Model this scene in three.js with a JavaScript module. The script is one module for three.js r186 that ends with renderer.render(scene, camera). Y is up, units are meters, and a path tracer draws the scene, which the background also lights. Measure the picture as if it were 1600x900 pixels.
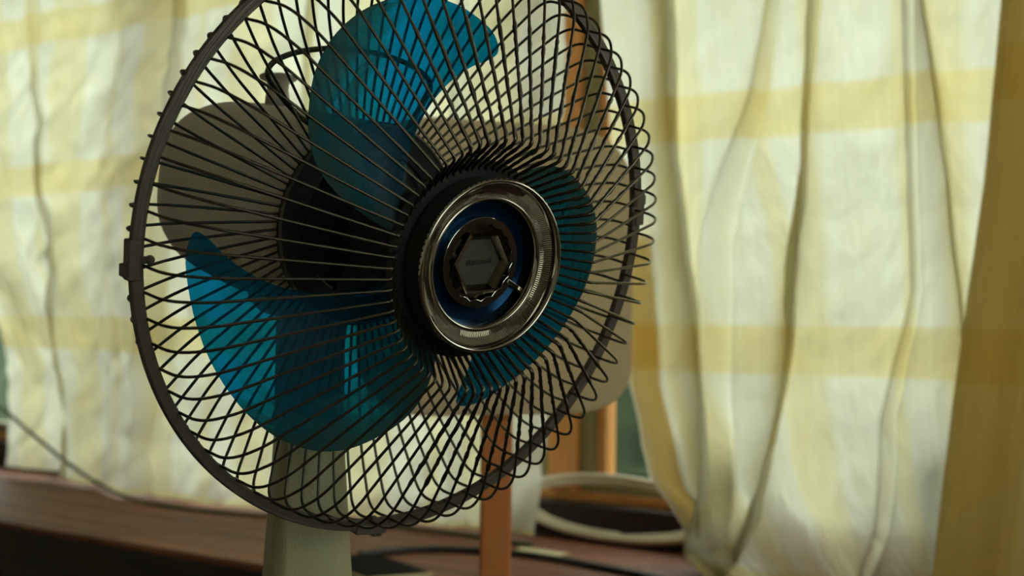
import * as THREE from 'three';
import { mergeGeometries, mergeVertices, toCreasedNormals } from 'three/addons/utils/BufferGeometryUtils.js';
import { RoundedBoxGeometry } from 'three/addons/geometries/RoundedBoxGeometry.js';
import { ImprovedNoise } from 'three/addons/math/ImprovedNoise.js';
import { FontLoader } from 'three/addons/loaders/FontLoader.js';
import { TextGeometry } from 'three/addons/geometries/TextGeometry.js';

// ---------------------------------------------------------------- camera, sky, exposure
const renderer = new THREE.WebGLRenderer({ antialias: true });
renderer.toneMapping = THREE.LinearToneMapping;
renderer.toneMappingExposure = 1.0;
renderer.shadowMap.enabled = true;
const scene = new THREE.Scene();
scene.background = new THREE.Color().setRGB(4.05, 4.02, 3.8);            // even overcast sky
const camera = new THREE.PerspectiveCamera(21.24, 16 / 9, 0.05, 60);
camera.position.set(0, 1.1, 0);
camera.rotation.set(0.02083, 0, 0.011, 'XYZ');
camera.focus = 0.87;
camera.userData.fStop = 8.5;
scene.add(camera);

// ---------------------------------------------------------------- helpers
const PI = Math.PI, TAU = 2 * PI;
const clamp = (x, a = 0, b = 1) => Math.min(b, Math.max(a, x));
const lerp = (a, b, t) => a + (b - a) * t;
const smooth = (x) => { x = clamp(x); return x * x * (3 - 2 * x); };
function rng(seed) { let s = seed >>> 0; return () => { s = (s + 0x6d2b79f5) >>> 0; let t = Math.imul(s ^ (s >>> 15), 1 | s); t = (t + Math.imul(t ^ (t >>> 7), 61 | t)) ^ t; return ((t ^ (t >>> 14)) >>> 0) / 4294967296; }; }
const noiser = new ImprovedNoise();
const noise = (x, y, z = 0) => noiser.noise(x, y, z);
function fbm(x, y, z = 0, o = 4) { let a = 0, w = 1, t = 0; for (let i = 0; i < o; i++) { a += w * noise(x, y, z + 7.3 * i); t += w; w *= 0.5; x *= 2.03; y *= 2.03; } return a / t; }
const along = (pts, x) => { if (x <= pts[0][0]) return pts[0][1]; for (let i = 1; i < pts.length; i++) if (x <= pts[i][0]) { const [a, b] = pts[i - 1], [c, d] = pts[i]; return lerp(b, d, (x - a) / (c - a)); } return pts[pts.length - 1][1]; };
const shadow = (o) => { o.traverse((m) => { if (m.isMesh) { m.castShadow = true; m.receiveShadow = true; } }); return o; };
const mesh = (name, g, m, parent) => { const o = new THREE.Mesh(g, m); o.name = name; parent?.add(o); return o; };
const tag = (o, label, category, extra = {}) => { o.userData = { label, category, ...extra }; return o; };
const structure = (o, label, category) => { o.userData = { label, category, kind: 'structure' }; return o; };
const box = (x0, x1, y0, y1, z0, z1) => new THREE.BoxGeometry(x1 - x0, y1 - y0, z1 - z0).translate((x0 + x1) / 2, (y0 + y1) / 2, (z0 + z1) / 2);
const rbox = (x0, x1, y0, y1, z0, z1, r = 0.003, s = 2) => new RoundedBoxGeometry(x1 - x0, y1 - y0, z1 - z0, s, r).translate((x0 + x1) / 2, (y0 + y1) / 2, (z0 + z1) / 2);
// box with uv in metres
function mbox(x0, x1, y0, y1, z0, z1) {
  const g = box(x0, x1, y0, y1, z0, z1), p = g.attributes.position, n = g.attributes.normal, uv = g.attributes.uv;
  for (let i = 0; i < p.count; i++) {
    if (Math.abs(n.getY(i)) > 0.5) uv.setXY(i, p.getX(i), p.getZ(i));
    else if (Math.abs(n.getX(i)) > 0.5) uv.setXY(i, p.getZ(i), p.getY(i));
    else uv.setXY(i, p.getX(i), p.getY(i));
  }
  return g;
}
function tubeAlong(points, radius, seg = 60, sides = 8, closed = false) {
  return new THREE.TubeGeometry(new THREE.CatmullRomCurve3(points.map((p) => new THREE.Vector3(...p)), closed, 'centripetal'), seg, radius, sides, closed);
}
// lathe round local z from [radius, z] points
const latheZ = (pts, seg = 96) => new THREE.LatheGeometry(pts.map(([r, z]) => new THREE.Vector2(r, z)), seg).rotateX(PI / 2);
function grid(nu, nv, f, uvf) {
  const pos = [], uv = [], idx = [];
  for (let j = 0; j <= nv; j++) for (let i = 0; i <= nu; i++) { pos.push(...f(i / nu, j / nv)); uv.push(...(uvf ? uvf(i / nu, j / nv) : [i / nu, j / nv])); }
  for (let j = 0; j < nv; j++) for (let i = 0; i < nu; i++) { const a = j * (nu + 1) + i, b = a + 1, c = a + nu + 1, d = c + 1; idx.push(a, b, d, a, d, c); }
  const g = new THREE.BufferGeometry();
  g.setAttribute('position', new THREE.Float32BufferAttribute(pos, 3));
  g.setAttribute('uv', new THREE.Float32BufferAttribute(uv, 2));
  g.setIndex(idx); g.computeVertexNormals();
  return g;
}

// ---------------------------------------------------------------- textures
function dataTexture(size, f, srgb = true, height = size) {
  const d = new Uint8Array(size * height * 4);
  for (let y = 0; y < height; y++) for (let x = 0; x < size; x++) { const c = f(x / size, y / height, x, y), k = (y * size + x) * 4; for (let i = 0; i < 3; i++) d[k + i] = clamp(c[i], 0, 255); d[k + 3] = 255; }
  const t = new THREE.DataTexture(d, size, height);
  t.wrapS = t.wrapT = THREE.RepeatWrapping; t.magFilter = THREE.LinearFilter; t.minFilter = THREE.LinearMipmapLinearFilter; t.generateMipmaps = true;
  if (srgb) t.colorSpace = THREE.SRGBColorSpace;
  t.needsUpdate = true; return t;
}
// tiling noise on a unit square
const tile = (u, v, fx, fy, seed) => { const a = u * TAU, b = v * TAU; return fbm(Math.cos(a) * fx / TAU + seed, Math.sin(a) * fx / TAU + Math.cos(b) * fy / TAU, Math.sin(b) * fy / TAU + seed, 3); };
const CHECK = 0.30;
function clothTexture(white, cream, yellow) {
  const N = 1024, r = rng(41), col = [], row = [];
  for (let i = 0; i < N; i++) { col.push(r() - 0.5); row.push(r() - 0.5); }
  const sm = (a, i, w) => { let s = 0; for (let k = -w; k <= w; k++) s += a[(i + k + N) % N]; return s / Math.sqrt(2 * w + 1); };
  const band = (x, c, h, e) => 1 - smooth((Math.abs(((x - c + 1.5) % 1) - 0.5) - h) / e + 0.5);
  return dataTexture(N, (u, v, x, y) => {
    const hb = band(v, 0.22, 0.10, 0.03), vb = band(u, 0.5, 0.15, 0.09), vb2 = band(u, 0.06, 0.05, 0.06);
    const y1 = clamp(0.46 * hb + 0.15 * vb + 0.13 * vb2);
    const wsq = (1 - hb) * (1 - clamp(vb + vb2)), dye = 0.3 * tile(u, v, 5, 5, 3.1);
    const thread = 4.5 * sm(col, x, 1) + 4.0 * sm(row, y, 1) + 3.0 * sm(col, x, 6) + 2.0 * (((x >> 1) + (y >> 1)) % 2 ? 1 : -1);
    return [0, 1, 2].map((i) => lerp(lerp(cream[i], white[i], wsq), yellow[i], clamp(y1 + dye)) + thread);
  });
}
function woodTexture(c0, c1, seed, scaleX = 2, scaleY = 26) {
  return dataTexture(512, (u, v) => {
    const g = tile(u, v, scaleX, scaleY, seed), f = tile(u, v, scaleX * 6, scaleY * 5, seed + 9), k = clamp(0.5 + 1.5 * g + 0.5 * f);
    return [0, 1, 2].map((i) => lerp(c0[i], c1[i], k));
  });
}
const grainTexture = (seed, amp, f = 40) => dataTexture(256, (u, v) => { const k = 128 + amp * 127 * tile(u, v, f, f, seed); return [k, k, k]; }, false);
const speckle = dataTexture(256, (() => { const r = rng(5); return () => { const k = 196 + 59 * r(); return [k, k, k]; }; })(), false);

// ---------------------------------------------------------------- materials
const std = (color, roughness, metalness = 0, extra = {}) => new THREE.MeshStandardMaterial({ color, roughness, metalness, ...extra });
const withRepeat = (t, x, y) => { const c = t.clone(); c.repeat.set(x, y); c.needsUpdate = true; return c; };
const clothMap = withRepeat(clothTexture([236, 234, 218], [234, 229, 198], [230, 210, 142]), 1 / CHECK, 1 / CHECK);
const clothBump = withRepeat(grainTexture(2.7, 1, 30), 2.2, 1.3);
const cloth = (extra) => new THREE.MeshPhysicalMaterial({ map: clothMap, roughness: 1, transmission: 0.55, thickness: 0, specularIntensity: 0.1, side: THREE.DoubleSide, bumpMap: clothBump, bumpScale: 0.004, ...extra });
// blue plastic with a grainy coat of dust caked on the leading half of each blade
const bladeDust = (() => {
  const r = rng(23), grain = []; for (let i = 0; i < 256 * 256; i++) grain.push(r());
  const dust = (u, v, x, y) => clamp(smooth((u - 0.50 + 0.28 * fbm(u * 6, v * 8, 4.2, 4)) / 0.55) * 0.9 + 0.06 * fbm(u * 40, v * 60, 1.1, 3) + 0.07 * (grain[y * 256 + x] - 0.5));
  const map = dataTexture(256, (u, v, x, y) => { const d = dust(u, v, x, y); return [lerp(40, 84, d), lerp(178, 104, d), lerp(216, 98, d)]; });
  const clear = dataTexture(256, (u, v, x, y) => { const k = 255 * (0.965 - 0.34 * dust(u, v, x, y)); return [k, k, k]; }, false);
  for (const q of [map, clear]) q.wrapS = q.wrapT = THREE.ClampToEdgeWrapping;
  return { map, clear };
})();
const M = {
  curtain: cloth({}),
  border: cloth({ color: 0xe8c67c }),
  mustard: cloth({ color: 0xcbb47e, transmission: 0.48 }),
  plaster: std(0xd8d2c2, 0.95, 0, { bumpMap: grainTexture(8.2, 1), bumpScale: 0.0015 }),
  ceiling: std(0xe2ddd0, 0.95),
  floor: std(0xffffff, 0.55, 0, { map: withRepeat(woodTexture([58, 38, 26], [88, 60, 40], 4.4), 0.8, 1.5) }),
  sill: new THREE.MeshPhysicalMaterial({ color: 0xffffff, roughness: 0.6, specularIntensity: 0.4, map: withRepeat(woodTexture([98, 60, 44], [150, 98, 74], 1.7), 0.9, 2.4), bumpMap: withRepeat(grainTexture(3.3, 1, 60), 1, 6), bumpScale: 0.0006 }),
  darkwood: std(0xffffff, 0.6, 0, { map: withRepeat(woodTexture([34, 24, 18], [56, 40, 30], 6.1), 1, 2) }),
  frame: std(0xffffff, 0.45, 0, { map: withRepeat(woodTexture([196, 130, 68], [224, 160, 94], 2.2, 26, 2), 3, 1) }),
  sash: std(0x8d8560, 0.5, 0, { bumpMap: grainTexture(1.2, 1), bumpScale: 0.0006 }),
  post: std(0xffffff, 0.5, 0, { map: withRepeat(woodTexture([176, 98, 44], [214, 132, 66], 5.2, 30, 2), 6, 1) }),
  beige: new THREE.MeshPhysicalMaterial({ color: 0xe2d2b2, roughness: 0.95, transmission: 0.55, thickness: 0, specularIntensity: 0.3, bumpMap: withRepeat(grainTexture(7.7, 1), 8, 8), bumpScale: 0.0008 }),
  glass: new THREE.MeshPhysicalMaterial({ color: 0xf4fbf6, roughness: 0.02, transmission: 1, thickness: 0, ior: 1.45 }),
  wire: std(0x4a4338, 0.3, 0.8, { roughnessMap: speckle }),
  wireBack: std(0x454335, 0.38, 0.75, { roughnessMap: speckle }),
  band: std(0x5d564a, 0.42, 0.55, { bumpMap: grainTexture(4.1, 1, 60), bumpScale: 0.0004 }),
  black: std(0x0a0908, 0.8),
  chrome: std(0xa5a093, 0.07, 1),
  ribbed: std(0xaaa498, 0.12, 1),
  darkchrome: std(0x6a6658, 0.16, 1),
  hexface: std(0x3a382c, 0.5, 0.2),
  bluepaint: std(0x0a3358, 0.22, 0.85),
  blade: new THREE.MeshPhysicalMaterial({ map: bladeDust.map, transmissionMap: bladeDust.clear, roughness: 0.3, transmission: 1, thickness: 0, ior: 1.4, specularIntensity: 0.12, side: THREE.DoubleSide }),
  spinner: std(0x0a0b0c, 0.7),
  enamel: std(0xbfb5a2, 0.55, 0, { bumpMap: withRepeat(grainTexture(9.4, 1, 50), 5, 5), bumpScale: 0.0006 }),
  column: std(0x938e6a, 0.5, 0, { bumpMap: withRepeat(grainTexture(2.9, 1, 50), 4, 4), bumpScale: 0.0004 }),
  cordWhite: std(0xe2d6bd, 0.5),
  cordGreen: std(0x545a40, 0.6),
  cordBlack: std(0x11140f, 0.5),
  cover: new THREE.MeshPhysicalMaterial({ color: 0x0d0c0c, roughness: 0.95, specularIntensity: 0.15 }),
  pages: std(0xcdbf97, 0.85),
  hedge: std(0x2a3a24, 0.95),
  soil: std(0x3a3f26, 1),
  bottle: new THREE.MeshPhysicalMaterial({ color: 0x2f4a1c, roughness: 0.25 }),
  terracotta: std(0x8a5638, 0.85),
  leaf: new THREE.MeshPhysicalMaterial({ color: 0x3f5a24, roughness: 0.8, transmission: 0.15, thickness: 0, side: THREE.DoubleSide }),
};

// ---------------------------------------------------------------- the room: local x runs along the window wall, local z into the room
const TURN = THREE.MathUtils.degToRad(40), DEEP = 1.8;
const into = new THREE.Vector3(-Math.sin(TURN), 0, Math.cos(TURN));
const inRoom = (o) => { o.position.copy(into).multiplyScalar(-DEEP); o.rotation.y = -TURN; scene.add(o); return shadow(o); };
const S0 = -3.6, S1 = 2.2, Z1 = 3.9, TOP = 2.45, SILL = 0.78;
const roomPart = (name, g, m, label, cat) => structure(inRoom(mesh(name, g, m)), label, cat);
const WIN = { s0: -3.3, s1: 1.2, y0: 0.83, y1: 2.08 };
roomPart('wall_window', mergeGeometries([mbox(S0 - 0.15, S1 + 0.15, 0, WIN.y0, -0.14, 0), mbox(S0 - 0.15, S1 + 0.15, WIN.y1, TOP, -0.14, 0), mbox(S0 - 0.15, WIN.s0, WIN.y0, WIN.y1, -0.14, 0), mbox(WIN.s1, S1 + 0.15, WIN.y0, WIN.y1, -0.14, 0)]), M.plaster, 'plaster wall holding the wide window behind the curtains', 'wall');
roomPart('wall_left', mbox(S0 - 0.15, S0, 0, TOP, 0, Z1), M.plaster, 'plaster wall at the far left end of the room', 'wall');
roomPart('wall_right', mergeGeometries([mbox(S1, S1 + 0.15, 0, 0.85, 0, Z1), mbox(S1, S1 + 0.15, 2.15, TOP, 0, Z1), mbox(S1, S1 + 0.15, 0.85, 2.15, 0, 0.8), mbox(S1, S1 + 0.15, 0.85, 2.15, 3.0, Z1)]), M.plaster, 'plaster wall at the right end of the room', 'wall');
roomPart('wall_back', mbox(S0 - 0.15, S1 + 0.15, 0, TOP, Z1, Z1 + 0.15), M.plaster, 'plaster wall behind the camera', 'wall');
roomPart('floor', mbox(S0 - 0.15, S1 + 0.15, -0.1, 0, -0.14, Z1 + 0.15), M.floor, 'dark wooden floor of the room', 'floor');
roomPart('ceiling', mbox(S0 - 0.15, S1 + 0.15, TOP, TOP + 0.1, -0.14, Z1 + 0.15), M.ceiling, 'pale ceiling of the room', 'ceiling');

// deep wooden sill of several boards over a dark front
{
  const body = inRoom(mesh('trim_1', mergeGeometries([mbox(S0, S1, 0, SILL - 0.03, 0, 0.465)]), M.darkwood));
  structure(body, 'dark boxed-in front under the wooden window ledge', 'panelling');
  const ledge = inRoom(mesh('trim_2', mbox(S0, S1, SILL - 0.03, SILL - 0.006, 0, 0.472), M.darkwood));
  structure(ledge, 'brown wooden ledge running below the curtains', 'ledge');
  const cuts = [S0, -2.62, -1.865, -1.155, -0.3, 0.62, 1.5, S1];
  for (let i = 0; i + 1 < cuts.length; i++) {
    const g = new RoundedBoxGeometry(cuts[i + 1] - cuts[i] - 0.0016, 0.010, 0.480, 2, 0.002);
    const p = g.attributes.position, uv = g.attributes.uv;
    for (let k = 0; k < p.count; k++) uv.setXY(k, p.getX(k) + 0.37 * i, p.getZ(k) + p.getY(k) + 0.61 * i);
    const b = mesh('board', g, M.sill, ledge);
    b.position.set((cuts[i] + cuts[i + 1]) / 2, SILL - 0.005, 0.240);
    shadow(b);
  }
  const track = inRoom(mesh('trim_3', rbox(WIN.s0, WIN.s1, SILL, 0.832, -0.14, 0.006, 0.004), M.darkwood));
  structure(track, 'dark wooden window track standing on the ledge', 'window track');
  for (const [a, b] of [[-0.03, -0.018], [-0.085, -0.073]]) shadow(mesh('rail', rbox(WIN.s0, WIN.s1, 0.832, 0.846, a, b, 0.002), M.frame, track));
}
// windows: four sashes between wooden posts, each with its pane
{
  const posts = [-3.3, -2.36, -1.442, -0.52, 0.36, 1.155];
  for (let i = 0; i < posts.length; i++) structure(inRoom(mesh(`trim_${4 + i}`, rbox(posts[i], posts[i] + 0.047, 0.846, WIN.y1, -0.07, -0.005, 0.004), M.frame)), 'orange-brown wooden upright between window sashes', 'window post');
  for (let i = 0; i + 1 < posts.length; i++) {
    const a = posts[i] + 0.047, b = posts[i + 1];
    const w = inRoom(mesh(`window_${i + 1}`, mergeGeometries([rbox(a, a + 0.026, 0.846, WIN.y1, -0.062, -0.024, 0.003), rbox(b - 0.03, b, 0.846, WIN.y1, -0.062, -0.024, 0.003), rbox(a + 0.026, b - 0.03, 0.846, 0.868, -0.06, -0.026, 0.003), rbox(a + 0.026, b - 0.03, WIN.y1 - 0.03, WIN.y1, -0.06, -0.026, 0.003)]), M.sash));
    structure(w, 'olive painted window sash behind the curtains', 'window');
    mesh('stile_bead', rbox(a + 0.026, a + 0.043, 0.868, WIN.y1 - 0.03, -0.056, -0.03, 0.002), M.frame, w);
    mesh('pane', box(a + 0.04, b - 0.03, 0.868, WIN.y1 - 0.03, -0.0445, -0.0415), M.glass, w);
    shadow(w);
  }
}
// added window, unseen, put in the right-hand wall to light the fan front
{
  const w = inRoom(mesh('window_6', mergeGeometries([[0.8, 0.85, 0.85, 2.15], [2.95, 3.0, 0.85, 2.15], [1.875, 1.925, 0.9, 2.1], [0.85, 2.95, 0.85, 0.9], [0.85, 2.95, 2.1, 2.15]].map(([a, b, c, d]) => rbox(S1 + 0.04, S1 + 0.09, c, d, a, b, 0.004))), M.frame));
  structure(w, 'bare wooden window added in the right-hand wall outside the picture to light the fan', 'window');
  for (const [a, b] of [[0.85, 1.875], [1.925, 2.95]]) mesh('pane', box(S1 + 0.063, S1 + 0.067, 0.9, 2.1, a, b), M.glass, w);
  shadow(w);
}
// outside
{
  const g = new THREE.PlaneGeometry(40, 20, 1, 1).rotateX(-PI / 2).translate(0, -0.05, -10.2);
  structure(inRoom(mesh('ground', g, M.soil)), 'dark green garden ground outside the window', 'ground');
  const h = grid(160, 40, (u, v) => {
    const a = v * PI, s = -9 + u * 18, prof = Math.pow(Math.sin(a), 0.5), b = 0.16 * fbm(s * 4, v * 9, 1.3, 4) + 0.07 * noise(s * 17, v * 40, 2);
    return [s, -0.06 + (1.3 + b) * prof, -1.75 - Math.cos(a) * -(0.42 + b)];
  });
  const o = inRoom(mesh('garden_hedge', h, M.hedge));
  tag(o, 'dark green hedge outside, seen through the bare glass between the curtains', 'hedge');
}

// ---------------------------------------------------------------- curtains
function curtain({ left, right, back, top, hem, pleats = [], width, nu = 300, nv = 110, seed = 0, wave = 0.012, waves = 5, wrinkle = 0.006, uv0 = [0, 0], range = [0, 1], offset = 0, crease = 0 }) {
  const f = (a, b) => {
    const t = lerp(range[0], range[1], a) * width;
    const hemY = hem(t / width), y = lerp(hemY, top, b), L = left(y), R = right(y), span = R - L;
    const total = pleats.reduce((s, p) => s + p.d(y), 0);
    let q = t, n = 0, before = 0;
    for (const p of pleats) {
      const D = p.d(y), c = clamp((p.s(y) - L) / span) * (width - total) + before + D / 2, x = (t - c) / p.w + 0.5;
      q -= D * smooth(x); n += p.a * Math.sin(TAU * clamp(x)) * Math.sin(PI * clamp(x)); before += D;
    }
    const s = L + span * q / (width - total);
    const flare = 1 - 0.35 * b;
    n += wave * flare * Math.sin(TAU * waves * t / width + 1.3 * Math.sin(2.1 * y + seed) + seed) + wave * 0.6 * flare * noise(t * 7 + seed, y * 0.9, seed);
    n += wrinkle * fbm(t * 9 + seed * 3, y * 3.2 + t * 3, seed + 5, 4) + crease * (0.5 - Math.abs(fbm(t * 4.2 - y * 5 + seed, y * 3.4 + t * 2, seed + 2, 3)));
    return [s, y, back(s, y) + n + offset];
  };
  return grid(nu, nv, f, (a, b) => [lerp(range[0], range[1], a) * width + uv0[0], lerp(hem(lerp(range[0], range[1], a)), top, b) + uv0[1]]);
}
const V0 = -1.066 + 0.066;                                             // puts the yellow bands of the check at their heights
{
  const spec = {
    left: (y) => along([[0.75, -2.735], [1.0, -2.745], [1.08, -2.8], [1.2, -2.89], [1.5, -2.95], [2.1, -3.0]], y), right: (y) => along([[0.75, -1.405], [1.1, -1.372], [1.6, -1.352], [2.1, -1.39]], y),
    back: (s, y) => lerp(along([[-2.75, 0.075], [-2.55, 0.09], [-2.3, 0.135], [-1.95, 0.135], [-1.68, 0.075], [-1.4, 0.045]], s), 0.06, smooth((y - 0.8) / 1.1)),
    top: 2.16, hem: (k) => 0.788 + 0.012 * (1 - smooth((k - 0.1) / 0.12)) + 0.003 * noise(k * 14, 3.3), width: 1.75, seed: 1.7, waves: 6, wave: 0.011, wrinkle: 0.02, crease: 0.04, nu: 360, nv: 170, uv0: [0.04, V0],
    pleats: [
      { s: (y) => along([[0.8, -2.51], [1.19, -2.565], [1.34, -2.64], [1.6, -2.68]], y), d: (y) => 0.05 * smooth((1.75 - y) / 0.3), w: 0.07, a: 0.02 },
      { s: () => -2.23, d: (y) => 0.05 * smooth((y - 1.35) / 0.3), w: 0.07, a: 0.02 },
      { s: () => -1.86, d: () => 0.04, w: 0.07, a: 0.018 },
      { s: () => -1.55, d: () => 0.04, w: 0.07, a: 0.018 },
    ],
  };
  tag(inRoom(mesh('curtain', curtain(spec), M.curtain)), 'wide pale yellow checked curtain hanging behind the fan, hem resting on the ledge', 'curtain', { group: 'checked curtains at the window' });
}
{
  const spec = {
    left: (y) => along([[0.7835, -1.03], [0.82, -1.105], [0.888, -1.178], [1.015, -1.222], [1.145, -1.23], [1.54, -1.27], [2.1, -1.30]], y), right: () => -0.6,
    back: (s, y) => 0.105 + 0.012 * smooth((1.0 - y) / 0.3) + 0.05 * smooth((0.86 - y) / 0.1),
    top: 2.16, hem: () => 0.7835, width: 1.04, seed: 4.4, waves: 4.5, wave: 0.012, wrinkle: 0.01, crease: 0.014, nu: 360, nv: 190, uv0: [0.21, V0],
    pleats: [
      { s: (y) => along([[0.9, -1.085], [1.145, -1.119], [1.315, -1.146], [1.53, -1.158]], y), d: () => 0.115, w: 0.085, a: 0.03 },
      { s: (y) => along([[1.2, -1.07], [1.3, -1.042], [1.39, -1.014], [1.51, -0.995]], y), d: (y) => 0.055 * smooth((y - 1.15) / 0.25), w: 0.085, a: 0.022 },
      { s: (y) => along([[0.777, -1.028], [0.9, -0.996], [1.02, -0.979], [1.17, -0.962], [1.26, -0.947], [1.5, -0.929]], y), d: (y) => 0.105 - 0.04 * smooth((y - 1.1) / 0.4), w: 0.085, a: 0.03 },
      { s: (y) => along([[0.8, -0.838], [0.99, -0.835], [1.14, -0.797], [1.33, -0.801], [1.49, -0.806]], y), d: () => 0.03, w: 0.06, a: 0.016 },
      { s: (y) => along([[1.03, -0.731], [1.14, -0.74], [1.255, -0.754], [1.37, -0.768], [1.48, -0.785]], y), d: () => 0.07, w: 0.07, a: 0.024 },
    ],
  };
  const c = inRoom(mesh('curtain_001', curtain(spec), M.curtain));
  tag(c, 'pale yellow checked curtain filling the right side, drawn in at its lower left', 'curtain', { group: 'checked curtains at the window' });
  c.add(shadow(mesh('turned_hem', curtain({ ...spec, top: 1.22, range: [0.002, 0.075], offset: -0.007, nu: 24 }), M.border)));
}
{
  const spec = {
    left: (y) => along([[0.70, -0.727], [0.813, -0.717], [1.033, -0.694], [1.251, -0.664], [1.5, -0.64], [2.1, -0.61]], y), right: () => -0.2,
    back: () => 0.225, top: 2.16, hem: () => 0.786, width: 0.62, seed: 8.1, waves: 5, wave: 0.016, wrinkle: 0.006, nu: 120, nv: 80, uv0: [0.1, V0],
  };
  tag(inRoom(mesh('curtain_002', curtain(spec), M.mustard)), 'darker mustard curtain edge at the far right border', 'curtain');
}
{
  const rod = inRoom(mesh('curtain_rod', new THREE.CylinderGeometry(0.011, 0.011, 4.3, 20).rotateZ(PI / 2).translate(-1.1, 2.175, 0.095), M.darkwood));
  tag(rod, 'dark wooden rod above the window carrying the curtains', 'curtain rod');
  for (const s of [-3.1, -1.33, 0.9]) mesh('bracket', rbox(s - 0.012, s + 0.012, 2.16, 2.19, 0, 0.1, 0.003), M.darkwood, rod);
  shadow(rod);
}

// ---------------------------------------------------------------- cords and small things on the ledge
{
  const pts = [[-2.93, 0.90, 0.05], [-2.72, 0.925, 0.17], [-2.565, 0.923, 0.215], [-2.438, 0.877, 0.222], [-2.298, 0.824, 0.222], [-2.2, 0.7955, 0.215], [-2.08, 0.784, 0.2], [-1.95, 0.784, 0.18], [-1.7, 0.784, 0.12], [-1.5, 0.784, 0.105], [-1.37, 0.784, 0.12]];
  tag(inRoom(mesh('cord', tubeAlong(pts, 0.0032, 160, 8), M.cordGreen)), 'thin olive cord crossing the bottom left of the wide curtain', 'cord');
  const blk = [[-1.475, 0.7852, 0.352], [-1.468, 0.7852, 0.318], [-1.452, 0.7852, 0.268], [-1.414, 0.7845, 0.232], [-1.35, 0.7845, 0.20], [-1.28, 0.784, 0.196], [-1.209, 0.784, 0.205], [-1.122, 0.784, 0.22], [-1.0, 0.784, 0.25], [-0.85, 0.784, 0.27]];
  tag(inRoom(mesh('cord_001', tubeAlong(blk, 0.005, 140, 8), M.cordBlack)), 'black cord lying on the ledge behind the orange wooden post', 'cord');
  const coil = [];
  const loops = [[-1.305, 0.8335, 0.0200, 0.170, 0.043, 0.002], [-1.295, 0.8300, 0.0215, 0.178, 0.0395, 0.003], [-1.305, 0.8345, 0.0205, 0.162, 0.040, 0.0]];
  loops.forEach(([s, y, n, a, b, c], k) => { for (let i = 0; i < 18; i++) { const t = i / 18 * TAU - PI / 2 + 0.2 * k, w = (k + i / 18) / 3; coil.push([s + a * Math.cos(t) + 0.006 * w, y + b * Math.sin(t), n - c * Math.sin(t) + 0.004 * Math.sin(5 * w)]); } });
  tag(inRoom(mesh('cable_coil', tubeAlong(coil, 0.0048, 260, 8), M.cordWhite)), 'loops of thick white cable leaning against the window post', 'cable');
}
{
  const b = new THREE.Group(); b.name = 'notebook';
  const sh = (x0, x1, z0, z1, y0, y1, r) => rbox(x0, x1, y0, y1, z0, z1, r);
  mesh('cover', mergeGeometries([sh(-0.105, 0.055, -0.042, 0.042, 0, 0.0015, 0.0006), sh(-0.105, 0.055, -0.042, 0.042, 0.0065, 0.008, 0.0006), sh(-0.107, -0.102, -0.042, 0.042, 0, 0.008, 0.0006)]), M.cover, b);
  mesh('pages', sh(-0.102, 0.062, -0.044, 0.044, 0.0015, 0.0065, 0.001), M.pages, b);
  tag(b, 'black notebook with cream page edges lying on the ledge at the bottom edge', 'notebook');
  const p = new THREE.Vector3(-1.365, SILL + 0.0005, 0.425).applyAxisAngle(new THREE.Vector3(0, 1, 0), -TURN).addScaledVector(into, -DEEP);
  b.position.copy(p); b.rotation.y = -TURN - 0.38; scene.add(shadow(b));
}

{
  const slip = inRoom(mesh('paper_slip', grid(10, 6, (a, b) => [-1.378 + 0.085 * a + 0.02 * b, SILL + 0.0012 + 0.004 * a * a * b, 0.128 + 0.055 * b]), M.pages));
  slip.material.side = THREE.DoubleSide;
  tag(slip, 'cream paper slip on the ledge just right of the wooden post', 'paper');
}
{
  const place = (o, s, n) => { o.position.set(s, SILL + 0.0005, n).applyAxisAngle(new THREE.Vector3(0, 1, 0), -TURN).addScaledVector(into, -DEEP); o.rotation.y = -TURN; scene.add(shadow(o)); return o; };
  const b = new THREE.Group(); b.name = 'bottle';
  mesh('glass_body', new THREE.LatheGeometry([[0, 0], [0.032, 0], [0.034, 0.004], [0.034, 0.165], [0.030, 0.19], [0.016, 0.208], [0.0115, 0.215], [0.0115, 0.235]].map(([x, y]) => new THREE.Vector2(x, y)), 32), M.bottle, b);
  mesh('cap', new THREE.CylinderGeometry(0.0128, 0.0128, 0.022, 24).translate(0, 0.243, 0), M.terracotta, b);
  tag(place(b, -0.762, 0.0475), 'dark bottle on the ledge, dimming the right curtain from behind at lower right', 'bottle');
  const p = new THREE.Group(); p.name = 'potted_plant';
  mesh('pot', new THREE.LatheGeometry([[0, 0], [0.022, 0], [0.029, 0.05], [0.031, 0.05], [0.031, 0.058], [0.027, 0.058], [0.026, 0.05], [0, 0.048]].map(([x, y]) => new THREE.Vector2(x, y)), 28), M.terracotta, p);
  const r = rng(17);
  for (let i = 0; i < 15; i++) {
    const lean = (r() - 0.5) * 0.11, len = 0.10 + 0.07 * r(), z = (r() - 0.2) * 0.03, w = 0.008 + 0.004 * r();
    mesh('leaf', grid(4, 14, (a, t) => [lean * t * t * 1.3 + (a - 0.5) * 2 * w * Math.sin(PI * (0.12 + 0.88 * t)), 0.05 + len * (t - 0.12 * t * t), z * t + 0.002 * (a - 0.5) ** 2 * 4]), M.leaf, p);
  }
  tag(place(p, -1.075, 0.058), 'spiky potted plant on the ledge, dimming the right curtain at its lower left', 'plant');
}

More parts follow.
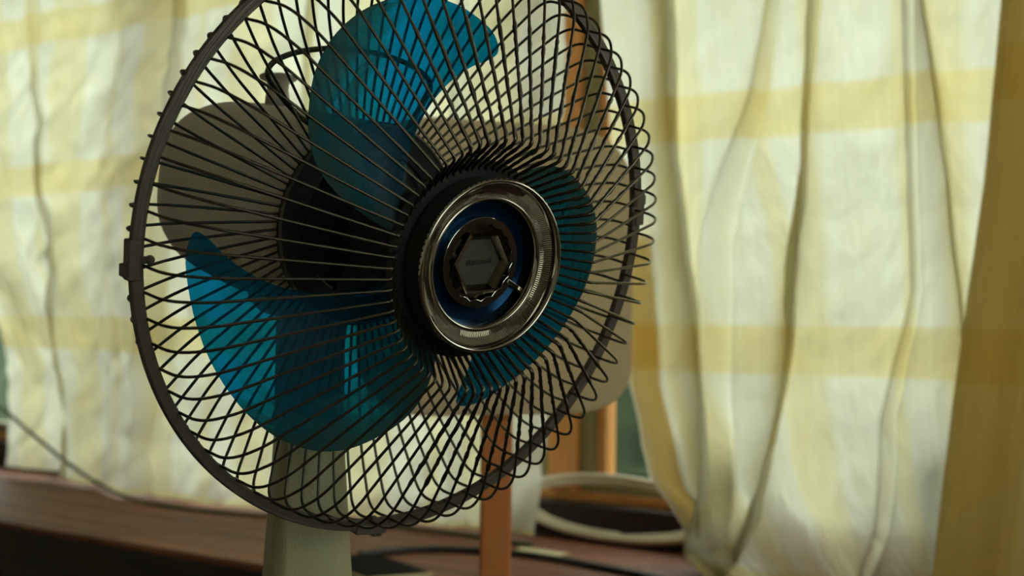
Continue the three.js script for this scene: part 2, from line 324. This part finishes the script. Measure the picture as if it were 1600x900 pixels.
// ---------------------------------------------------------------- beige panel on a wooden post
{
  const g = new THREE.Group(); g.name = 'panel_stand'; g.position.set(-0.013, 0, -1.45);
  const w = 0.262, h = 0.262, r = 0.062, s = new THREE.Shape();
  s.moveTo(-w / 2 + r, -h / 2); s.lineTo(w / 2 - r, -h / 2); s.quadraticCurveTo(w / 2, -h / 2, w / 2, -h / 2 + r * 0.7); s.lineTo(w / 2, h / 2 - r); s.quadraticCurveTo(w / 2, h / 2, w / 2 - r * 1.2, h / 2); s.lineTo(-w / 2 + r, h / 2); s.quadraticCurveTo(-w / 2, h / 2, -w / 2, h / 2 - r); s.lineTo(-w / 2, -h / 2 + r); s.quadraticCurveTo(-w / 2, -h / 2, -w / 2 + r, -h / 2);
  const pg = new THREE.ExtrudeGeometry(s, { depth: 0.018, bevelEnabled: true, bevelSize: 0.005, bevelThickness: 0.005, bevelSegments: 4, curveSegments: 20 }).translate(0, 0, -0.012);
  const panel = mesh('panel', pg, M.beige, g); panel.position.set(0.002, 1.148, 0.02); panel.rotation.y = 0.42;
  mesh('post', rbox(-0.015, 0.015, 0.02, 1.2, -0.032, -0.005, 0.004, 3), M.post, g);
  const foot = mesh('foot', mergeGeometries([rbox(-0.16, 0.16, 0, 0.03, -0.034, -0.002, 0.004), rbox(-0.016, 0.016, 0, 0.03, -0.16, -0.034, 0.004), rbox(-0.016, 0.016, 0, 0.03, -0.002, 0.12, 0.004)]), M.post, g);
  foot.userData.label = 'wooden cross foot';
  tag(g, 'round-cornered beige panel on an upright orange wooden post behind the fan', 'stand');
  scene.add(shadow(g));
}

// ---------------------------------------------------------------- low table under the fan
{
  const g = new THREE.Group(); g.name = 'side_table'; g.position.set(-0.131, 0, -1.0);
  mesh('table_top', rbox(-0.26, 0.26, 0.775, 0.8, -0.24, 0.22, 0.006), M.darkwood, g);
  for (const x of [-0.225, 0.225]) for (const z of [-0.205, 0.185]) mesh('leg', rbox(x - 0.02, x + 0.02, 0, 0.775, z - 0.02, z + 0.02, 0.004), M.darkwood, g);
  tag(g, 'small dark wooden table carrying the fan, below the picture', 'table');
  scene.add(shadow(g));
}

// ---------------------------------------------------------------- the fan
const font = await new FontLoader().loadAsync('fonts/droid/droid_sans_bold.typeface.json');
{
  const BASE = new THREE.Vector3(-0.131, 0.8, -1.0);
  const fan = new THREE.Group(); fan.name = 'electric_fan'; fan.position.copy(BASE);
  tag(fan, 'old wire-caged electric fan with translucent blue blades and chrome hub', 'fan');
  const U = new THREE.Vector3(0.77637, 0.02167, -0.6299), V = new THREE.Vector3(0.12619, 0.97383, 0.18903), N = new THREE.Vector3(0.61751, -0.22624, 0.75332);
  const CENTRE = new THREE.Vector3(-0.05793, 1.14667, -0.90945);
  const basis = new THREE.Quaternion().setFromRotationMatrix(new THREE.Matrix4().makeBasis(U, V, N));
  const head = (name, g, m) => { const o = mesh(name, g, m, fan); o.position.copy(CENTRE).sub(BASE); o.quaternion.copy(basis); return o; };
  const deg = THREE.MathUtils.degToRad;

  // polyline in the radius / axis plane with rounded corners
  function rounded(pts, fillets) {
    const out = [], P = pts.map(([x, y]) => new THREE.Vector2(x, y));
    const line = (a, b) => { const n = Math.max(1, Math.round(a.distanceTo(b) / 0.0045)); for (let i = 0; i < n; i++) out.push(a.clone().lerp(b, i / n)); };
    let from = P[0];
    for (let i = 1; i + 1 < P.length; i++) {
      const r = fillets[i - 1], a = P[i].clone().add(P[i - 1].clone().sub(P[i]).setLength(r)), b = P[i].clone().add(P[i + 1].clone().sub(P[i]).setLength(r));
      line(from, a);
      for (let k = 0; k < 6; k++) { const t = k / 6; out.push(new THREE.Vector2(lerp(lerp(a.x, P[i].x, t), lerp(P[i].x, b.x, t), t), lerp(lerp(a.y, P[i].y, t), lerp(P[i].y, b.y, t), t))); }
      from = b;
    }
    line(from, P[P.length - 1]); out.push(P[P.length - 1]);
    return out;
  }
  // one wire in the local x-z plane; dust thickens it unevenly
  function wireGeometry(path, radius, dust, seed, sides = 7) {
    const pos = [], nor = [], uv = [], idx = [], n = path.length;
    let len = 0;
    for (let i = 0; i < n; i++) {
      const p = path[i], d = path[Math.min(n - 1, i + 1)].clone().sub(path[Math.max(0, i - 1)]).normalize();
      if (i) len += p.distanceTo(path[i - 1]);
      for (let k = 0; k <= sides; k++) {
        const a = k % sides / sides * TAU, ca = Math.cos(a), sa = Math.sin(a);
        const q = dust(p.x) * Math.max(0, 0.35 + 1.3 * noise(len * 260 + seed * 3.1, ca * 1.2 + seed, sa * 1.2)), r = radius * (1 + q);
        pos.push(p.x - d.y * ca * r, sa * r, p.y + d.x * ca * r); nor.push(-d.y * ca, sa, d.x * ca); uv.push(len * 40, k / sides);
        if (i && k < sides) { const b = i * (sides + 1) + k, c = b - sides - 1; idx.push(c, b, c + 1, b, b + 1, c + 1); }
      }
    }
    const g = new THREE.BufferGeometry();
    g.setAttribute('position', new THREE.Float32BufferAttribute(pos, 3)); g.setAttribute('normal', new THREE.Float32BufferAttribute(nor, 3)); g.setAttribute('uv', new THREE.Float32BufferAttribute(uv, 2)); g.setIndex(idx);
    return g;
  }
  const refine = (path, k) => { const o = []; for (let i = 0; i + 1 < path.length; i++) for (let j = 0; j < k; j++) o.push(path[i].clone().lerp(path[i + 1], j / k)); o.push(path[path.length - 1]); return o; };

  // rim band that clasps both halves of the cage
  const R = 0.1803, rim = head('guard_rim', latheZ([[0.1732, -0.0022], [R - 0.0006, -0.0026], [R, -0.0018], [R - 0.0003, 0.0006], [R, 0.0014], [R - 0.0008, 0.0024], [R - 0.0016, 0.0019], [0.1740, 0.0024], [0.1732, 0.0018], [0.1732, -0.0022]], 180), M.band);
  for (const [a, knob] of [[184.5, 1], [-92, 0], [8, 0]]) {
    const parts = [rbox(R - 0.0055, R + 0.0018, -0.011, 0.011, -0.0042, 0.0034, 0.001), rbox(R + 0.0012, R + 0.0042, 0.002, 0.009, -0.0042, 0.002, 0.001), rbox(R - 0.0100, R - 0.005, -0.002, 0.002, 0.001, 0.004, 0.001)];
    if (knob) parts.push(new THREE.SphereGeometry(0.0026, 14, 10).translate(R - 0.0102, 0, 0.0028).toNonIndexed());
    const c = mesh('clip', mergeGeometries(parts.map((g) => { const q = g.index ? g.toNonIndexed() : g; return q; })), M.band, rim);
    c.rotation.z = deg(a);
  }

  // front half of the cage
  const plate = head('front_guard', latheZ([[0, 0.0525], [0.055, 0.0525], [0.057, 0.0535], [0.057, 0.0555], [0.052, 0.0575], [0.044, 0.059], [0, 0.059]], 72), M.black);
  const frontPath = refine(rounded([[0.1735, -0.001], [0.1722, 0.025], [0.156, 0.0405], [0.0705, 0.0805], [0.0525, 0.0565], [0.044, 0.0565]], [0.012, 0.008, 0.0032, 0.003]), 2);
  const furry = (x) => x < 0.135 && x > 0.066 ? 0.85 : x <= 0.066 ? 0.6 : 0.12, tidy = () => 0.12;
  const fronts = [0, 1, 2, 3].map((k) => wireGeometry(frontPath, 0.00086, furry, k + 1)), plain = [0, 1].map((k) => wireGeometry(frontPath, 0.00085, tidy, k + 9));
  for (let i = 0; i < 75; i++) {
    const a = 3.2 + 4.8 * i + 0.22 * noise(i * 3.7, 1.1), up = a > 20 && a < 118 || a > 262 && a < 330;
    const w = mesh('guard_wire', up ? fronts[i % 4] : plain[i % 2], M.wire, plate); w.rotation.z = deg(a);
  }
  // rear half
  const rear = head('rear_guard', mergeGeometries([latheZ([[0.062, -0.0535], [0.0635, -0.0525], [0.0635, -0.0505], [0.0615, -0.0495], [0.046, -0.0495], [0.046, -0.0535], [0.062, -0.0535]], 96), ...[0, 1, 2, 3, 4, 5].map((k) => rbox(0.02, 0.05, -0.005, 0.005, -0.0535, -0.0495, 0.001).rotateZ(k * PI / 3 + 0.2)), latheZ([[0.001, -0.0535], [0.024, -0.0535], [0.024, -0.0485], [0.001, -0.0485], [0.001, -0.0535]], 48)].map((g) => g.index ? g.toNonIndexed() : g)), M.black);
  const rearPath = rounded([[0.1735, 0.001], [0.1762, -0.021], [0.136, -0.0385], [0.066, -0.0515], [0.055, -0.052]], [0.011, 0.014, 0.006]);
  const rears = [0, 1].map((k) => wireGeometry(rearPath, 0.00088, tidy, k + 20));
  for (let i = 0; i < 86; i++) { const w = mesh('guard_wire', rears[i % 2], M.wireBack, rear); w.rotation.z = deg(134.9 - 0.7 + i * 360 / 86 + 0.25 * noise(i * 2.9, 5.1)); }
  const lip = mesh('plate_lip', new THREE.TorusGeometry(0.0628, 0.0011, 10, 120).translate(0, 0, -0.0497), M.band, rear);
  lip.userData.label = 'metal edge of the rear plate';

  // hub badge
  const badge = head('hub_badge', latheZ([[0.0492, 0.0742], [0.0496, 0.0750], [0.0494, 0.0760], [0.0486, 0.0769], [0.0478, 0.0768], [0.0470, 0.0762], [0.0460, 0.0735], [0.0456, 0.0715], [0.0435, 0.0665]], 160), M.chrome);
  {
    const n = 420, rings = [[0.0384, 0.0683], [0.0420, 0.0694], [0.0457, 0.0722]];
    const g = grid(n, rings.length - 1, (a, b) => { const k = Math.round(a * n), [r, z] = rings[Math.round(b * (rings.length - 1))], t = k / n * TAU; return [r * Math.cos(t), r * Math.sin(t), z + (k % 2 ? 0.00038 : -0.00038)]; });
    mesh('ribbed_ring', toCreasedNormals(g, 0.2), M.ribbed, badge);
  }
  mesh('badge_skirt', latheZ([[0.0435, 0.0585], [0.0478, 0.0585], [0.0487, 0.0615], [0.0492, 0.0744]], 120), M.black, badge);
  mesh('inner_bead', latheZ([[0.0390, 0.0675], [0.0386, 0.0700], [0.0376, 0.0712], [0.0364, 0.0706], [0.0352, 0.0684], [0.0345, 0.0640], [0.0342, 0.0605]], 140), M.chrome, badge);
  mesh('blue_ring', latheZ([[0.0343, 0.0606], [0.0300, 0.0600], [0.0255, 0.0603]], 100), M.bluepaint, badge);
  mesh('recess', latheZ([[0.0256, 0.0602], [0.0240, 0.0612], [0.019, 0.0600], [0.0005, 0.0598]], 80), M.darkchrome, badge);
  {
    const s = new THREE.Shape(); s.absarc(0, 0, 0.0257, 0, TAU, false);
    const hole = new THREE.Path(), pts = [];
    for (let i = 0; i < 180; i++) { const t = -i / 180 * TAU, r = 0.0226 - 0.0013 * Math.abs(Math.sin(t * 9)); pts.push(new THREE.Vector2(r * Math.cos(t), r * Math.sin(t))); }
    hole.setFromPoints(pts); s.holes.push(hole);
    mesh('scalloped_ring', new THREE.ExtrudeGeometry(s, { depth: 0.0042, bevelEnabled: true, bevelSize: 0.0003, bevelThickness: 0.0004, bevelSegments: 2, curveSegments: 90 }).translate(0, 0, 0.0608), M.chrome, badge);
    const hex = (r) => [0, 1, 2, 3, 4, 5].map((k) => [r * Math.cos(k * PI / 3), r * Math.sin(k * PI / 3)]);
    const rows = [[0.0200, 0.0600], [0.0200, 0.0668], [0.0192, 0.0676], [0.0178, 0.0674], [0.0148, 0.0632]];
    const pos = [];
    for (let j = 0; j + 1 < rows.length; j++) { const a = hex(rows[j][0]), b = hex(rows[j + 1][0]); for (let k = 0; k < 6; k++) { const m = (k + 1) % 6, A = [...a[k], rows[j][1]], B = [...a[m], rows[j][1]], C = [...b[m], rows[j + 1][1]], D = [...b[k], rows[j + 1][1]]; pos.push(...A, ...B, ...C, ...A, ...C, ...D); } }
    const g = new THREE.BufferGeometry(); g.setAttribute('position', new THREE.Float32BufferAttribute(pos, 3)); g.computeVertexNormals();
    const h = mesh('hex_cap', g, M.darkchrome, badge); h.rotation.z = deg(4);
    mesh('hex_face', new THREE.CircleGeometry(0.0149, 6).translate(0, 0, 0.0630), M.hexface, badge).rotation.z = deg(4);
    const t = new TextGeometry('National', { font, size: 0.0031, depth: 0.0003, curveSegments: 4 }); t.computeBoundingBox();
    const w = t.boundingBox.max.x; t.translate(-w / 2, -0.0015, 0.0630);
    const tx = mesh('lettering', t, M.black, badge); tx.rotation.z = deg(6);
    const bar = mesh('tab', rbox(0.0235, 0.0345, -0.0013, 0.0013, 0.0605, 0.0655, 0.0004), M.chrome, badge); bar.rotation.z = deg(-26);
  }

  // blades
  const spline = (p) => new THREE.CatmullRomCurve3(p.map(([r, f]) => new THREE.Vector3(r * 1000, f, 0)), false, 'centripetal');
  const trail = spline([[0.026, 52], [0.042, 45], [0.056, 38], [0.074, 29], [0.095, 19], [0.113, 10], [0.124, 4.5], [0.1315, 3.5], [0.137, 8], [0.1395, 18], [0.1418, 32], [0.1425, 45]]);
  const lead = spline([[0.026, 108], [0.042, 106], [0.058, 103], [0.076, 100], [0.092, 96], [0.106, 90], [0.119, 82], [0.129, 75], [0.1365, 67], [0.1408, 58], [0.1422, 51], [0.1425, 45.2]]);
  const bladeSurface = (side) => (a, b) => {
    const p = trail.getPoint(b), q = lead.getPoint(b), f = lerp(p.y, q.y, a), r = lerp(p.x, q.x, a) / 1000, t = deg(f);
    const z = -0.027 + 0.045 * f / 95 + 0.004 * Math.sin(PI * clamp(f / 100)) * (r / 0.14) + side * 0.0008 * Math.min(1, 8 * Math.min(a, 1 - a, 1 - b) + 0.15);
    return [r * Math.cos(t), r * Math.sin(t), z];
  };
  const nu = 28, nv = 44, top = grid(nu, nv, bladeSurface(1)), bot = grid(nu, nv, bladeSurface(-1));
  bot.setIndex([...bot.index.array].reverse()); bot.computeVertexNormals();
  // stitch the rim of the two faces
  const edge = (() => {
    const loop = []; for (let i = 0; i <= nu; i++) loop.push([i / nu, 0]); for (let j = 1; j <= nv; j++) loop.push([1, j / nv]); for (let i = nu - 1; i >= 0; i--) loop.push([i / nu, 1]); for (let j = nv - 1; j >= 0; j--) loop.push([0, j / nv]);
    return grid(loop.length - 1, 1, (a, b) => bladeSurface(b ? 1 : -1)(...loop[Math.round(a * (loop.length - 1))]), (a) => loop[Math.round(a * (loop.length - 1))]);
  })();
  const bladeGeo = mergeGeometries([top, bot, edge]);
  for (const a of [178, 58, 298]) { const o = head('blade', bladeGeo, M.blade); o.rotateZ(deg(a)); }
  head('blade_hub', latheZ([[0.004, -0.034], [0.026, -0.034], [0.029, -0.030], [0.030, 0.012], [0.027, 0.022], [0.018, 0.028], [0.0005, 0.029]], 60), M.spinner);

  // motor housing with knob, handle
  const profile = [[0.004, -0.056], [0.046, -0.056], [0.055, -0.058], [0.0605, -0.064], [0.0625, -0.076], [0.063, -0.10], [0.0625, -0.15], [0.0608, -0.195], [0.0588, -0.214], [0.0545, -0.230], [0.046, -0.242], [0.032, -0.250], [0.015, -0.2535], [0.0005, -0.254]];
  const body = grid(96, profile.length - 1, (a, b) => { const [r, z] = profile[Math.round(b * (profile.length - 1))], t = a * TAU, c = Math.abs(Math.cos(t)), s = Math.abs(Math.sin(t)), p = lerp(2, 2.7, smooth((-0.06 - z) / 0.1)), k = r / Math.pow(c ** p + s ** p, 1 / p); return [k * Math.cos(t), k * Math.sin(t) - 0.004 * smooth((-0.06 - z) / 0.1), z]; });
  const motor = head('motor_housing', body, M.enamel);
  mesh('motor_face', latheZ([[0.044, -0.0565], [0.044, -0.054], [0.030, -0.0535], [0.012, -0.040], [0.0055, -0.036], [0.0005, -0.036]], 48), M.spinner, motor);
  {
    const k = mesh('oscillation_knob', new THREE.LatheGeometry([[0, 0], [0.0085, 0], [0.0082, 0.006], [0.0072, 0.012], [0.0075, 0.016], [0.0125, 0.0185], [0.0130, 0.0205], [0.0120, 0.0215], [0.0005, 0.0205]].map(([x, y]) => new THREE.Vector2(x, y)), 36), M.enamel, fan);
    const at = CENTRE.clone().addScaledVector(N, -0.183).addScaledVector(V, 0.0562).addScaledVector(U, 0.004); k.position.copy(at.sub(BASE)); k.rotation.z = -0.03;
  }
  {
    const half = [[-0.047, 0.030, -0.066], [-0.037, 0.047, -0.066], [-0.034, 0.054, -0.070], [-0.043, 0.062, -0.079], [-0.058, 0.079, -0.087], [-0.0605, 0.0845, -0.088], [-0.058, 0.090, -0.088], [-0.048, 0.096, -0.088], [-0.025, 0.102, -0.088], [0, 0.1035, -0.088]];
    const pts = [...half, ...half.slice(0, -1).reverse().map(([x, y, z]) => [-x, y, z])];
    head('carrying_handle', tubeAlong(pts, 0.0018, 140, 10), M.wireBack);
  }
  // neck and column
  {
    const ring = (y, w, d, r, cx = 0, cz = 0, rot = -0.35) => { const o = []; for (let k = 0; k < 48; k++) { const t = k / 48 * TAU, c = Math.cos(t), s = Math.sin(t), e = r; const x = w / 2 * Math.sign(c) * Math.pow(Math.abs(c), e), z = d / 2 * Math.sign(s) * Math.pow(Math.abs(s), e); o.push([cx + x * Math.cos(rot) - z * Math.sin(rot), y, cz + x * Math.sin(rot) + z * Math.cos(rot)]); } return o; };
    const loft = (rings) => { const n = rings[0].length, g = grid(n, rings.length - 1, (a, b) => rings[Math.round(b * (rings.length - 1))][Math.round(a * n) % n].map((x) => x)); return mergeVertices(g, 1e-6); };
    const capped = (rings) => loft([rings[0].map(() => { const c = [0, 0, 0]; rings[0].forEach((p) => { c[0] += p[0] / 48; c[1] += p[1] / 48; c[2] += p[2] / 48; }); return c; }), ...rings, rings[rings.length - 1].map(() => { const R1 = rings[rings.length - 1], c = [0, 0, 0]; R1.forEach((p) => { c[0] += p[0] / 48; c[1] += p[1] / 48; c[2] += p[2] / 48; }); return c; })].map((r) => r));
    mesh('column', capped([[0.02, 0.066, 0.062], [0.06, 0.061, 0.056], [0.132, 0.0535, 0.05], [0.22, 0.042, 0.042], [0.30, 0.041, 0.04], [0.308, 0.037, 0.037]].map(([y, w, d]) => ring(y, w, d, 0.42))).toNonIndexed(), M.column, fan);
    mesh('neck', capped([[0.3005, 0.030, 0.030], [0.3035, 0.050, 0.046], [0.311, 0.066, 0.056], [0.335, 0.074, 0.06], [0.36, 0.066, 0.05]].map(([y, w, d]) => ring(y, w, d, 0.6, -0.006, -0.002))).toNonIndexed(), M.enamel, fan);
    const base = mesh('base', new RoundedBoxGeometry(0.2, 0.032, 0.24, 5, 0.012).translate(0, 0.016, 0), M.column, fan); base.rotation.y = 0.68;
    for (let k = 0; k < 4; k++) mesh('speed_button', new RoundedBoxGeometry(0.02, 0.012, 0.016, 3, 0.003).translate(-0.039 + 0.026 * k, 0.035, 0.095), k ? M.chrome : M.bluepaint, base);
    for (const n of ['column', 'neck']) fan.getObjectByName(n).geometry = toCreasedNormals(mergeVertices(fan.getObjectByName(n).geometry), 0.7);
  }
  scene.add(shadow(fan));
}
renderer.render(scene, camera);
